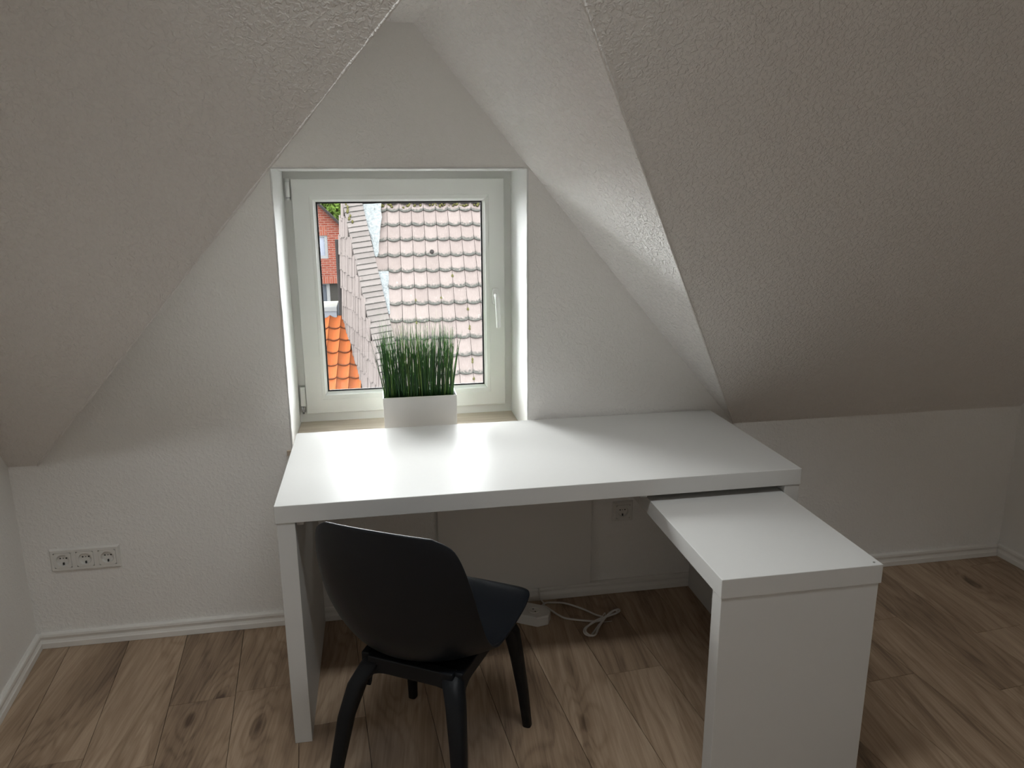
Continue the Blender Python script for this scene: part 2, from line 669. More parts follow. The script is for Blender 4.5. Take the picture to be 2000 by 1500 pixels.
rv.poly([(HX1, 0, HZ0), (HX1, 0.42, HZ0), (HX1, 0.42, HZ1), (HX1, 0, HZ1)])
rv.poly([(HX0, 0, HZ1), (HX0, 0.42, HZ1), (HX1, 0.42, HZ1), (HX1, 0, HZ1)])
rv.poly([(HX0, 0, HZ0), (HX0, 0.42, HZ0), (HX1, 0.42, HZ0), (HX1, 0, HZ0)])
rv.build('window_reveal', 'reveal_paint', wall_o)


def bead(pts, r, name, mat, parent, seed):
    """uneven painted plaster edge"""
    rn = random.Random(seed)
    P = []
    pts = [Vector(p) for p in pts]
    for a, b in zip(pts[:-1], pts[1:]):
        k = max(2, int((b - a).length / 0.012))
        P += [a.lerp(b, i / k) for i in range(k)]
    P.append(pts[-1])
    rad = []
    cur = r
    for p in P:
        cur += (r - cur) * 0.35 + rn.uniform(-1, 1) * r * 0.30
        rad.append(max(r * 0.4, cur))
    MB().tube(P, rad, 6).build(name, mat, parent)


bead([(HX0, 0, HZ0 + 0.02), (HX0, 0, HZ1), (HX1, 0, HZ1), (HX1, 0, HZ0 + 0.02)], 0.0028, 'plaster_edge', 'reveal_paint', wall_o, 5)

wall_l = MB().slab([(wl(0.05), 0.05, -0.02), (wl(YB - .05), YB - .05, -0.02), (wl(YB - .05), YB - .05, CZ + .05), (wl(0.05), 0.05, CZ + .05)], (-0.12, 0, 0)).build('wall_left', 'side_plaster')
struct(wall_l)
wall_r = MB().slab([(wr(0.05), 0.05, -0.02), (wr(YB - .05), YB - .05, -0.02), (wr(YB - .05), YB - .05, CZ + .05), (wr(0.05), 0.05, CZ + .05)], (0.12, 0, 0)).build('wall_right', 'side_plaster')
struct(wall_r)
wall_b = MB().box(LX, RX, YB - 0.12, YB, -0.02, CZ + 0.05).build('wall_back', 'side_plaster')
struct(wall_b)

ceil = struct(empty('ceiling'), 'sloped plastered attic ceiling with the dormer')
yv = ym(DZ)
yc = ym(CZ)
S = lambda x, y: (x, y, KZ - TM * y)
nrm = Vector((0, TM, 1)).normalized() * 0.03
xa, xb = xL(DZ, yv), xR(DZ, yv)
sl = MB()
sl.slab([S(LX, 0.0), S(xL(KZ), 0), S(xa, yv), S(LX, yv)], nrm)
sl.slab([S(xR(KZ), 0), S(RX, 0), S(RX, yv), S(xb, yv)], nrm)
sl.slab([S(LX, yv), S(xa, yv), S(xb, yv), S(RX, yv), S(RX, yc), S(LX, yc)], nrm)
sl.build('main_slope', 'slope_plaster', ceil)
MB().slab([(xR(KZ), 0, KZ), (xR(DZ), 0, DZ), (xb, yv, DZ)], Vector((SR, 0, 1)).normalized() * 0.02).build('dormer_slope', 'dormer_plaster', ceil)
MB().slab([(xL(KZ), 0, KZ), (xL(DZ), 0, DZ), (xa, yv, DZ)], Vector((-SL, 0, 1)).normalized() * 0.02).build('dormer_slope', 'dormer_plaster', ceil)
MB().slab([(xL(DZ) - .02, 0.02, DZ), (xR(DZ) + .02, 0.02, DZ), (xb + .02, yv, DZ), (xa - .02, yv, DZ)], (0, 0, 0.02)).build('dormer_flat', 'dormer_plaster', ceil)
bead([S(xL(KZ) + 0.0, 0), S(xa, yv)], 0.0030, 'plaster_edge', 'slope_plaster', ceil, 11)
bead([S(xR(KZ), 0), S(xb, yv)], 0.0030, 'plaster_edge', 'slope_plaster', ceil, 12)
yb2 = YB
# flat ceiling with an added opening, out of view, that supplies fill light
QX0, QX1, QY0, QY1 = -0.05, 0.97, -1.66, -1.40
fc = MB()
for x0, x1, y0, y1 in ((LX, RX, yb2 - 0.02, QY0), (LX, RX, QY1, yc + 0.02), (LX, QX0, QY0, QY1), (QX1, RX, QY0, QY1)):
    fc.box(x0, x1, y0, y1, CZ, CZ + 0.10)
fc.build('flat_ceiling', 'ceiling_paint', ceil)
portal('fill_opening_portal', ((QX0 + QX1) / 2, (QY0 + QY1) / 2, CZ + 0.13), (0, 0, 0), QX1 - QX0, QY1 - QY0)  # guides sky light through the added ceiling opening


def child_at(o, parent):
    o.parent = parent
    o.matrix_parent_inverse = Matrix.Translation(parent.location).inverted()
    return o


# skirting boards with a grooved profile: (distance from wall, height)
PROF = [(0, 0.001), (0.017, 0.001), (0.017, 0.020), (0.0145, 0.0235), (0.012, 0.031), (0.0125, 0.036), (0.0150, 0.043), (0.0135, 0.051), (0.008, 0.055), (0, 0.055)]


def skirting(name, p0, p1, nrm2, label=None):
    nv = Vector((nrm2[0], nrm2[1], 0)).normalized()
    r = []
    for p in (p0, p1):
        r.append([Vector((p[0], p[1], 0)) + nv * a + Vector((0, 0, z)) for a, z in PROF])
    o = MB().rings(r, True, False).build(name, 'skirting_white')
    return struct(o, label)


skirting('baseboard_front', (wl(0) + 0.014, 0, 0), (wr(0) - 0.016, 0, 0), (0, -1))
skirting('baseboard_left', (wl(-0.004), -0.004), (wl(YB), YB), (1, 0.093))
skirting('baseboard_right', (wr(-0.008), -0.008), (wr(YB), YB), (-1, -0.036))
skirting('baseboard_back', (wl(YB), YB), (wr(YB), YB), (0, 1))

# ------------------------------------------------------------------ window
win = struct(empty('window_1', (0.397, RD, HZ0)), 'white tilt and turn window in the gable')
W = lambda o: child_at(o, win)
FZ0, FZ1 = 0.662, HZ1 + 0.004
FX0, FX1 = HX0 - 0.004, HX1 + 0.004


def rect_frame(x0, x1, z0, z1, ix0, ix1, iz0, iz1, y0, y1, iy0=None):
    """mitred frame between an outer and an inner rectangle; iy0 = front depth of the inner edge"""
    iy0 = y0 if iy0 is None else iy0
    out = [(x0, z0), (x1, z0), (x1, z1), (x0, z1)]
    inn = [(ix0, iz0), (ix1, iz0), (ix1, iz1), (ix0, iz1)]
    m = MB()
    m.rings([[Vector((x, y0, z)) for x, z in out], [Vector((x, iy0, z)) for x, z in inn],
             [Vector((x, y1, z)) for x, z in inn], [Vector((x, y1, z)) for x, z in out]], False, False, closed=True)
    return m


W(rect_frame(FX0, FX1, FZ0, FZ1, 0.045, 0.752, 0.735, 1.545, RD, 0.405).build('window_frame', 'upvc_white', bevel=0.002))
sash = W(rect_frame(0.008, 0.786, 0.704, 1.583, 0.070, 0.724, 0.760, 1.523, 0.314, 0.385).build('sash', 'upvc_white', bevel=0.0025))
W(rect_frame(0.0695, 0.7245, 0.7595, 1.5235, 0.0815, 0.7125, 0.7745, 1.509, 0.3135, 0.385, 0.318).build('sash_profile', 'upvc_white', bevel=0.001))
W(rect_frame(0.081, 0.713, 0.774, 1.5095, 0.0895, 0.7045, 0.7835, 1.501, 0.322, 0.352, 0.338).build('glazing_bead', 'upvc_bead'))
W(rect_frame(0.089, 0.705, 0.783, 1.5015, 0.0955, 0.6985, 0.7895, 1.495, 0.340, 0.3438).build('gasket', 'gasket_black'))
W(MB().box(0.086, 0.708, 0.344, 0.347, 0.780, 1.504).build('pane', 'window_glass'))
# wooden sill board
sillb = MB()
sillb.box(HX0 + 0.001, HX1 - 0.001, -0.001, RD + 0.02, HZ0 + 0.001, 0.667)
sillb.box(-0.038, HX1 + 0.018, -0.013, -0.0005, HZ0 + 0.001, 0.667)
W(sillb.build('sill', 'sill_oak', bevel=0.001))
# handle: rosette, neck and a straight grip hanging down
hd = MB()
hx, hz = 0.748, 1.145
k = 14


def rr(cx, cz, hw, hh, rad, y, n=4):
    pts = []
    for qx, qz, a0 in ((1, 1, 0), (-1, 1, 90), (-1, -1, 180), (1, -1, 270)):
        for i in range(n + 1):
            a = math.radians(a0 + 90 * i / n)
            pts.append(Vector((cx + qx * (hw - rad) + rad * math.cos(a), y, cz + qz * (hh - rad) + rad * math.sin(a))))
    return pts


hd.rings([rr(hx, hz - 0.006, 0.0135, 0.032, 0.008, 0.3145), rr(hx, hz - 0.006, 0.0135, 0.032, 0.008, 0.307), rr(hx, hz - 0.006, 0.011, 0.029, 0.007, 0.304)], True, False)
handle = W(hd.build('handle', 'upvc_bead', bevel=0.0008))
g = MB()
path = spline([(hx, 0.305, hz), (hx, 0.285, hz), (hx, 0.268, hz - 0.004), (hx + 0.001, 0.262, hz - 0.025), (hx + 0.003, 0.262, hz - 0.07), (hx + 0.005, 0.264, hz - 0.122)], 6)
rad = [0.0085 + 0.0010 * math.sin(i / len(path) * 3) for i in range(len(path))]
g.tube(path, rad, 12)
gr = g.build('grip', 'upvc_bead')
gr.parent = handle
gr.matrix_parent_inverse = Matrix.Identity(4)
# hinges on the left
hg = MB()
hg.tube([(-0.004, 0.318, 1.584), (-0.004, 0.318, 1.508)], 0.0082, 12)
h1 = W(hg.build('hinge', 'hinge_white'))
hg = MB()
hg.tube([(-0.004, 0.318, 1.5735), (-0.004, 0.318, 1.5722)], 0.0086, 12)
hg.tube([(-0.004, 0.318, 1.519), (-0.004, 0.318, 1.514)], 0.0086, 12)
o = hg.build('hinge_ring', 'metal_grey')
o.parent = h1
hg = MB()
hg.box(-0.0135, 0.006, 0.309, 0.330, 0.735, 0.812)
h2 = W(hg.build('hinge', 'hinge_white', bevel=0.003))
hg = MB()
hg.tube([(-0.010, 0.316, 0.738), (-0.010, 0.316, 0.712)], 0.0035, 8)
hg.tube([(-0.001, 0.316, 0.738), (-0.001, 0.316, 0.712)], 0.0035, 8)
hg.tube([(-0.0055, 0.318, 0.730), (-0.0055, 0.318, 0.705)], 0.0042, 8)
o = hg.build('hinge_pin', 'metal_grey')
o.parent = h2

w2 = struct(empty('added_fill_opening', ((QX0 + QX1) / 2, (QY0 + QY1) / 2, CZ)), 'unseen opening added in the flat ceiling for fill light')  # frame and pane of the opening added for soft fill, never in view
rl_ = lambda e, z: [Vector((QX0 + e, QY0 + e, z)), Vector((QX1 - e, QY0 + e, z)), Vector((QX1 - e, QY1 - e, z)), Vector((QX0 + e, QY1 - e, z))]
child_at(MB().rings([rl_(-0.004, CZ + 0.05), rl_(0.035, CZ + 0.05), rl_(0.035, CZ + 0.10), rl_(-0.004, CZ + 0.10)], False, False, closed=True).build('window_frame', 'upvc_white'), w2)
child_at(MB().box(QX0 + 0.03, QX1 - 0.03, QY0 + 0.03, QY1 - 0.03, CZ + 0.073, CZ + 0.077).build('pane', 'window_glass'), w2)

# ------------------------------------------------------------------ desk
DY0, DY1 = -0.665, -0.015
desk = tag(empty('desk', (0.755, -0.34, 0)), 'large white desk with panel legs standing under the window', 'desk')
D = lambda o, p=desk: child_at(o, p)
top = D(MB().box(0.0, 1.512, DY0, DY1, 0.680, 0.730).build('desk_top', 'desk_white', bevel=0.0016))
D(MB().box(0.003, 0.051, DY0 + 0.003, DY1 - 0.003, 0.0, 0.680).build('leg_panel', 'desk_white', bevel=0.0012))
D(MB().box(1.463, 1.509, DY0 + 0.003, DY1 - 0.003, 0.0, 0.680).build('leg_panel', 'desk_white', bevel=0.0012))
b = MB()
b.box(0.052, 0.072, DY0 + 0.025, DY0 + 0.045, 0.662, 0.6795)
D(b.build('bracket', 'metal_grey', bevel=0.001))
b = MB()
b.box(1.018, 1.040, DY0 + 0.020, DY0 + 0.040, 0.668, 0.6795)
D(b.build('bracket', 'metal_grey', bevel=0.001))
# dust specks on the top belong to the picture of wear: left to the material

po = tag(empty('desk_extension', (1.252, -0.62, 0)), 'white pull-out desk panel with one leg, standing at right angles under the desk', 'desk panel')
PX0, PX1 = 1.047, 1.459
D(MB().box(PX0, PX1, -1.130, -0.060, 0.610, 0.659).build('panel_top', 'desk_white', bevel=0.0014), po)
D(MB().box(PX0 + 0.002, PX1 - 0.006, -1.128, -1.080, 0.012, 0.610).build('leg_panel', 'desk_white', bevel=0.0012), po)
D(MB().box(PX0 + 0.06, PX1 - 0.06, -0.085, -0.065, 0.590, 0.6105).build('support_rail', 'metal_grey', bevel=0.001), po)
for xx in (PX0 + 0.05, PX1 - 0.05):
    D(MB().tube([(xx - 0.010, -1.104, 0.0105), (xx + 0.010, -1.104, 0.0105)], 0.0105, 12).build('castor', 'metal_grey'), po)
scr = MB()
scr.rings([[Vector((1.443 + r_ * math.cos(a * 0.785), -1.116 + r_ * math.sin(a * 0.785), z)) for a in range(8)] for r_, z in ((0.0028, 0.6585), (0.0028, 0.6598), (0.001, 0.6600))], True, False)
D(scr.build('screw', 'metal_grey'), po)

# ------------------------------------------------------------------ chair
ch = tag(empty('chair', (0.40, -0.79, 0)), 'dark blue-black moulded shell chair with four tapered legs at the desk', 'chair')
ch.rotation_euler = (0, 0, -math.atan2(0.516, 0.858))
# shell: centre line, edge line and half width from the top of the back to the front of the seat
cen = spline([(0, -0.272, 0.802), (0, -0.264, 0.74), (0, -0.250, 0.65), (0, -0.232, 0.56), (0, -0.208, 0.475), (0, -0.158, 0.412), (0, -0.06, 0.393), (0, 0.06, 0.402), (0, 0.16, 0.422), (0, 0.225, 0.432), (0, 0.250, 0.424)], 6)
edg = spline([(0.138, -0.240, 0.788), (0.182, -0.215, 0.752), (0.205, -0.186, 0.660), (0.213, -0.148, 0.550), (0.213, -0.104, 0.470), (0.210, -0.045, 0.422), (0.212, 0.015, 0.413), (0.217, 0.085, 0.424), (0.218, 0.150, 0.435), (0.207, 0.205, 0.440), (0.165, 0.240, 0.428)], 6)
NV = 24
sh = MB()
rows = []
for a, b in zip(cen, edg):
    row = []
    for i in range(NV + 1):
        t = -1 + 2 * i / NV
        at = abs(t)
        s2 = at ** 2.2
        x = b.x * t - 0.008
        row.append(Vector((x, a.y + (b.y - a.y) * s2, a.z + (b.z - a.z) * s2)))
    rows.append(row)
for r in rows:
    sh.v += [tuple(p) for p in r]
K = NV + 1
for a in range(len(rows) - 1):
    for i in range(NV):
        sh.face([a * K + i, a * K + i + 1, (a + 1) * K + i + 1, (a + 1) * K + i], 0, True)
shell = sh.build('seat_shell', 'chair_shell', ch)
md = shell.modifiers.new('thickness', 'SOLIDIFY')
md.thickness = 0.007
md.offset = 0.0
md = shell.modifiers.new('round', 'BEVEL')
md.width = 0.002
md.segments = 2
md.limit_method = 'ANGLE'
md.angle_limit = math.radians(60)


def sec(c, hx_, hy_, n=3.2, k=14):
    """rounded square section"""
    out = []
    for i in range(k):
        a = 2 * math.pi * i / k
        ca, sa = math.cos(a), math.sin(a)
        out.append(Vector((c[0] + hx_ * math.copysign(abs(ca) ** (2 / n), ca), c[1] + hy_ * math.copysign(abs(sa) ** (2 / n), sa), c[2])))
    return out


for sx in (-1, 1):
    for back in (0, 1):
        if back:
            pts = [((sx * 0.184 + 0.010, -0.262, 0.0), 0.0135), ((sx * 0.172 + 0.012, -0.240, 0.12), 0.0165), ((sx * 0.155 + 0.014, -0.214, 0.25), 0.020), ((sx * 0.136 + 0.017, -0.188, 0.335), 0.023), ((sx * 0.114 + 0.020, -0.160, 0.382), 0.025), ((sx * 0.100 + 0.018, -0.120, 0.400), 0.022)]
        else:
            pts = [((sx * 0.190, 0.212, 0.0), 0.0125), ((sx * 0.182, 0.198, 0.12), 0.015), ((sx * 0.170, 0.180, 0.25), 0.018), ((sx * 0.160, 0.165, 0.335), 0.021), ((sx * 0.140, 0.145, 0.380), 0.026), ((sx * 0.120, 0.120, 0.400), 0.026)]
        MB().rings([sec(p, r, r * 1.05) for p, r in pts]).build('leg', 'chair_frame', ch)
ap = MB()


def apron(p0, p1, zt, zb, zb_end, th):
    """arched rail between two legs"""
    p0, p1 = Vector((p0[0], p0[1], 0)), Vector((p1[0], p1[1], 0))
    d = (p1 - p0).normalized()
    nn = Vector((-d.y, d.x, 0)) * th / 2
    rr_ = []
    for i in range(17):
        t = i / 16
        e = min(t, 1 - t) * (p1 - p0).length
        c = max(0.0, 1 - e / 0.055)
        zb_ = zb + (zb_end - zb) * (1 - math.sqrt(max(0, 1 - c * c)))
        q = p0.lerp(p1, t)
        rr_.append([q - nn + Vector((0, 0, zb_)), q + nn + Vector((0, 0, zb_)), q + nn + Vector((0, 0, zt)), q - nn + Vector((0, 0, zt))])
    ap.rings(rr_, True, False)


apron((-0.098, -0.158), (0.138, -0.158), 0.405, 0.362, 0.335, 0.028)
ap.box(-0.110, 0.130, -0.155, 0.160, 0.366, 0.384)
apron((-0.160, 0.165), (0.160, 0.165), 0.400, 0.365, 0.310, 0.024)
apron((-0.112, -0.158), (-0.146, 0.160), 0.402, 0.362, 0.305, 0.024)
apron((0.146, -0.158), (0.146, 0.160), 0.402, 0.362, 0.305, 0.024)
ap.build('seat_frame', 'chair_frame', ch, bevel=0.004)

# ------------------------------------------------------------------ planter with grass
pl = tag(empty('potted_grass', (0.433, 0.13, 0.667)), 'green artificial grass in a white rectangular planter on the window sill', 'potted plant')
G = lambda o: child_at(o, pl)
px0, px1, py0, py1, pz0, pz1 = 0.2985, 0.5655, 0.078, 0.182, 0.6675, 0.8135
pm = MB()
R4 = lambda x0, x1, y0, y1, z: [Vector((x0, y0, z)), Vector((x1, y0, z)), Vector((x1, y1, z)), Vector((x0, y1, z))]
tp = 0.002
pm.rings([R4(px0 + tp, px1 - tp, py0 + tp, py1 - tp, pz0), R4(px0, px1, py0, py1, pz1), R4(px0 + .003, px1 - .003, py0 + .003, py1 - .003, pz1), R4(px0 + .004, px1 - .004, py0 + .004, py1 - .004, pz0 + 0.01)], True, False)
G(pm.build('planter', 'planter_white', bevel=0.0008))
G(MB().box(px0 + .0045, px1 - .0045, py0 + .0045, py1 - .0045, pz0 + .02, pz1 - 0.022).build('soil', 'soil_dark'))
gm = MB()
rg = random.Random(21)
for i in range(520):
    bx = rg.uniform(px0 + 0.010, px1 - 0.010)
    by = rg.uniform(py0 + 0.010, py1 - 0.010)
    cxr = (bx - 0.432) / 0.127
    cyr = (by - 0.13) / 0.045
    L = rg.uniform(0.215, 0.305) if rg.random() < 0.75 else rg.uniform(0.12, 0.24)
    lean = cxr * rg.uniform(0.004, 0.034) + rg.gauss(0, 0.010)
    leany = cyr * rg.uniform(0.0, 0.025) + rg.gauss(0, 0.008)
    bow = rg.gauss(0, 0.006)
    P = []
    for q in range(5):
        t = q / 4
        P.append((bx + lean * t ** 1.4 + bow * t * (1 - t) * 2, by + leany * t ** 1.4, pz1 - 0.025 + L * t * (1 - 0.02 * t)))
    w = rg.uniform(0.0010, 0.0017)
    mi = 0 if rg.random() < 0.52 else (1 if rg.random() < 0.78 else 2)
    gm.tube(P, [w, w * 1.05, w * 0.95, w * 0.7, w * 0.15], 3, mi)
# a few stray blades leaning out on the left
for dx, L in ((-0.045, 0.20), (-0.058, 0.27), (0.030, 0.25), (0.040, 0.26)):
    bx = px0 + 0.012 if dx < 0 else px1 - 0.012
    P = [(bx + dx * (q / 4) ** 1.2, 0.125, pz1 - 0.025 + L * q / 4) for q in range(5)]
    gm.tube(P, [0.0011, 0.001, 0.0009, 0.0007, 0.0002], 3, 0)
gr_o = G(gm.build('grass', ['blade_dark', 'blade_green', 'blade_light']))
gr_o['kind'] = 'stuff'


# ------------------------------------------------------------------ sockets
def circ(cx, cz, r, y, k=28):
    return [Vector((cx + r * math.cos(2 * math.pi * i / k), y, cz + r * math.sin(2 * math.pi * i / k))) for i in range(k)]


def socket(cx, cz, parent):
    """square insert with the round recessed well, two holes, earth clips"""
    m = MB()
    h = 0.0272
    k = 28
    sq = []
    for i in range(k):
        a = 2 * math.pi * i / k
        c, s_ = math.cos(a), math.sin(a)
        f = h / max(abs(c), abs(s_))
        sq.append(Vector((cx + c * f, -0.0105, cz + s_ * f)))
    sqb = [Vector((v.x, -0.006, v.z)) for v in sq]
    m.rings([sqb, sq, circ(cx, cz, 0.0212, -0.0105), circ(cx, cz, 0.0205, -0.0098)], False, False)
    ins = child_at(m.build('socket_insert', 'plastic_white', bevel=0), parent)
    w = MB()
    w.rings([circ(cx, cz, 0.0205, -0.0098), circ(cx, cz, 0.0190, -0.0015)], False, True)
    w.poly(circ(cx, cz, 0.0190, -0.0015))
    o = w.build('socket_well', 'plastic_white')
    o.parent = ins
    hl = MB()
    for dx in (-0.0096, 0.0096):
        hl.rings([circ(cx + dx, cz + 0.0045, 0.0027, -0.0016, 12), circ(cx + dx, cz + 0.0045, 0.0027, -0.0018, 12)], True, False)
    hl.rings([circ(cx, cz + 0.0045, 0.0017, -0.0016, 10), circ(cx, cz + 0.0045, 0.0017, -0.0018, 10)], True, False)
    hl.box(cx - 0.0022, cx + 0.0022, -0.0060, -0.0016, cz - 0.0186, cz - 0.0105)
    o = hl.build('contact_hole', 'plastic_hole')
    o.parent = ins


def outlet(cx, cz, n, label):
    t = tag(empty('wall_socket', (cx, 0, cz)), label, 'socket')
    hw, hh = 0.0405 + 0.0355 * (n - 1), 0.0405
    m = MB()
    xs = [cx + 0.071 * (i - (n - 1) / 2) for i in range(n)]
    # frame: bevelled plate made of strips round the square cut-outs
    m2 = MB()
    R2 = lambda s_, y: [Vector((cx - hw + s_, y, cz - hh + s_)), Vector((cx + hw - s_, y, cz - hh + s_)), Vector((cx + hw - s_, y, cz + hh - s_)), Vector((cx - hw + s_, y, cz + hh - s_))]
    m2.rings([R2(0, -0.0002), R2(0.0005, -0.004), R2(0.0045, -0.0098)], False, False)
    h = 0.0278
    edges = [cx - hw + 0.0045]
    for x in xs:
        edges += [x - h, x + h]
    edges.append(cx + hw - 0.0045)
    zt, zb = cz + hh - 0.0045, cz - hh + 0.0045
    for i in range(0, len(edges), 2):
        m2.poly([(edges[i], -0.0098, zb), (edges[i + 1], -0.0098, zb), (edges[i + 1], -0.0098, zt), (edges[i], -0.0098, zt)])
    for x in xs:
        m2.poly([(x - h, -0.0098, cz + h), (x + h, -0.0098, cz + h), (x + h, -0.0098, zt), (x - h, -0.0098, zt)])
        m2.poly([(x - h, -0.0098, zb), (x + h, -0.0098, zb), (x + h, -0.0098, cz - h), (x - h, -0.0098, cz - h)])
        m2.rings([[Vector((x - h, y, cz - h)), Vector((x + h, y, cz - h)), Vector((x + h, y, cz + h)), Vector((x - h, y, cz + h))] for y in (-0.0098, -0.003)], False, False)
    child_at(m2.build('cover_frame', 'plastic_white'), t)
    for x in xs:
        socket(x, cz, t)
    return t


outlet(-0.731, 0.3235, 3, 'white triple wall socket above the skirting left of the desk')
outlet(1.185, 0.340, 1, 'single white wall socket on the wall under the desk')

# ------------------------------------------------------------------ flat panel on the wall under the desk
hp = tag(empty('wall_panel', (0.765, -0.02, 0.06)), 'flat white rectangular panel on the wall beneath the desk', 'panel')
child_at(MB().box(0.473, 1.055, -0.030, -0.014, 0.0605, 0.640).build('front_plate', 'panel_white', bevel=0.002), hp)
child_at(MB().box(0.490, 1.038, -0.0142, -0.0005, 0.075, 0.625).build('backing_frame', 'gasket_black'), hp)
child_at(MB().tube(spline([(0.853, -0.0205, 0.062), (0.8535, -0.0225, 0.045), (0.856, -0.024, 0.022), (0.860, -0.032, 0.012), (0.863, -0.060, 0.014), (0.860, -0.085, 0.020)], 5), 0.0028, 8).build('power_cord', 'cord_white'), hp)

# ------------------------------------------------------------------ power strip with a bundled cord
ps = tag(empty('power_strip', (0.79, -0.14, 0)), 'white power strip with a looped cord lying on the floor under the desk', 'power strip')
a_end = Vector((0.843, -0.143))
pdv = Vector((-0.80, 0.60)).normalized()    # long axis, away to the left towards the wall
# long axis follows the visible edges of the strip
pdv = (Vector((0.752, -0.168)) - Vector((0.815, -0.207))).normalized()
pnv = Vector((-pdv.y, pdv.x))
if pnv.y < 0:
    pnv = -pnv
e0 = Vector((0.818, -0.203))
Lps, Wps, Hps = 0.21, 0.062, 0.038
cut = 0.016


def P2(a, b_):
    v = e0 + pdv * a + pnv * b_
    return (v.x, v.y)


outl = [P2(0.010, 0), P2(Lps, 0), P2(Lps, Wps + 0.03), P2(0.012, Wps + 0.03), P2(-0.018, Wps + 0.006), P2(-0.022, 0.030)]
m = MB()
cxp = sum(v[0] for v in outl) / 6
cyp = sum(v[1] for v in outl) / 6
sc = lambda f, z: [Vector((cxp + (v[0] - cxp) * f, cyp + (v[1] - cyp) * f, z)) for v in outl]
m.rings([sc(1, 0.0005), sc(1.0, Hps - 0.006), sc(0.95, Hps)], True, False)
child_at(m.build('housing', 'cord_white', bevel=0.0015), ps)
for qi in range(3):
    c = Vector(P2(0.038 + 0.060 * qi, 0.044))
    w = MB()
    k = 22
    cz_ = lambda r_, z: [Vector((c.x + r_ * math.cos(2 * math.pi * i / k), c.y + r_ * math.sin(2 * math.pi * i / k), z)) for i in range(k)]
    w.rings([cz_(0.0215, Hps + 0.0001), cz_(0.0215, Hps + 0.003), cz_(0.0195, Hps + 0.003), cz_(0.0190, Hps + 0.0005)], True, False)
    so = child_at(w.build('socket', 'plastic_white'), ps)
    hl = MB()
    for sg in (-1, 1):
        cc = c + (pdv * 0.7 + pnv * 0.7).normalized() * 0.0095 * sg
        hl.rings([[Vector((cc.x + 0.003 * math.cos(a * 0.6283), cc.y + 0.003 * math.sin(a * 0.6283), z)) for a in range(10)] for z in (Hps + 0.0004, Hps + 0.0010)], True, False)
    o = hl.build('contact_hole', 'plastic_hole')
    o.parent = so
zf = 0.0042
cord = [(0.838, -0.105, 0.020), (0.868, -0.060, 0.012), (0.897, -0.046, zf), (0.945, -0.060, zf), (0.998, -0.108, zf), (1.035, -0.157, zf), (1.060, -0.194, zf + 0.003), (1.030, -0.232, zf), (1.000, -0.272, zf), (0.982, -0.292, zf), (0.966, -0.272, zf), (0.980, -0.238, zf), (1.040, -0.205, zf + 0.006), (1.100, -0.174, zf + 0.002), (1.132, -0.156, zf), (1.128, -0.150, zf + 0.006), (1.085, -0.178, zf + 0.010), (1.030, -0.245, zf + 0.006), (0.998, -0.296, zf + 0.004), (0.974, -0.292, zf + 0.006), (0.976, -0.255, zf + 0.006), (1.020, -0.218, zf + 0.010), (1.080, -0.190, zf + 0.008), (1.118, -0.170, zf + 0.004), (1.110, -0.164, zf + 0.012), (1.060, -0.205, zf + 0.012), (1.034, -0.211, zf + 0.004), (0.981, -0.190, zf), (0.928, -0.167, zf), (0.905, -0.142, zf), (0.884, -0.101, zf), (0.866, -0.074, zf + 0.004)]
child_at(MB().tube(spline(cord, 7), 0.0036, 8).build('cord', 'cord_white'), ps)
tie = MB()
tie.tube(spline([(1.050, -0.214, 0.003), (1.066, -0.188, 0.003), (1.066, -0.190, 0.026), (1.050, -0.212, 0.026), (1.049, -0.214, 0.006), (1.085, -0.214, 0.004)], 5), 0.0012, 6)
child_at(tie.build('cord_tie', 'cord_white'), ps)

# ------------------------------------------------------------------ outside: neighbour's house
nh = tag(empty('neighbour_house', (2, 11.2, -6)), 'house with a weathered pinkish-grey pantile roof filling the window view', 'house')


def link(o, parent):
    o.parent = parent
    o.matrix_parent_inverse = Matrix.Translation(parent.location).inverted()
    return o


RP0 = Vector((0.538, 11.214, 1.212))
RAZ, RPT, TW, TH = -0.041, 0.799, 0.21, 0.336
ru = Vector((math.cos(RAZ), math.sin(RAZ), 0))
rn_ = Vector((-math.sin(RAZ), math.cos(RAZ), 0))
rv_ = -rn_ * math.cos(RPT) + Vector((0, 0, -math.sin(RPT)))
rN = ru.cross(-rv_)


def pantile(L):
    """trough tile with rolled edges; x across, y up the slope, z out"""
    m = MB()
    kx = 8
    prof = []
    for i in range(kx + 1):
        s_ = i / kx
        z = 0.042 * (abs(2 * s_ - 1)) ** 2.0
        if s_ > 0.88:
            z += 0.006
        prof.append((s_ * (TW - 0.007) + 0.0035, z))
    r = []
    for y, dz in ((0.0, 0.036), (0.02, 0.038), (L, 0.0)):
        r.append([Vector((x, y, z + dz)) for x, z in prof] + [Vector((x, y, z + dz - 0.016)) for x, z in reversed(prof)])
    m.rings(r, True, False)
    return m


def frame(o, X, Y, Z, T):
    mm = Matrix((X, Y, Z)).transposed().to_4x4()
    mm.translation = T
    o.matrix_parent_inverse = Matrix.Translation(o.parent.location).inverted()
    o.matrix_basis = mm


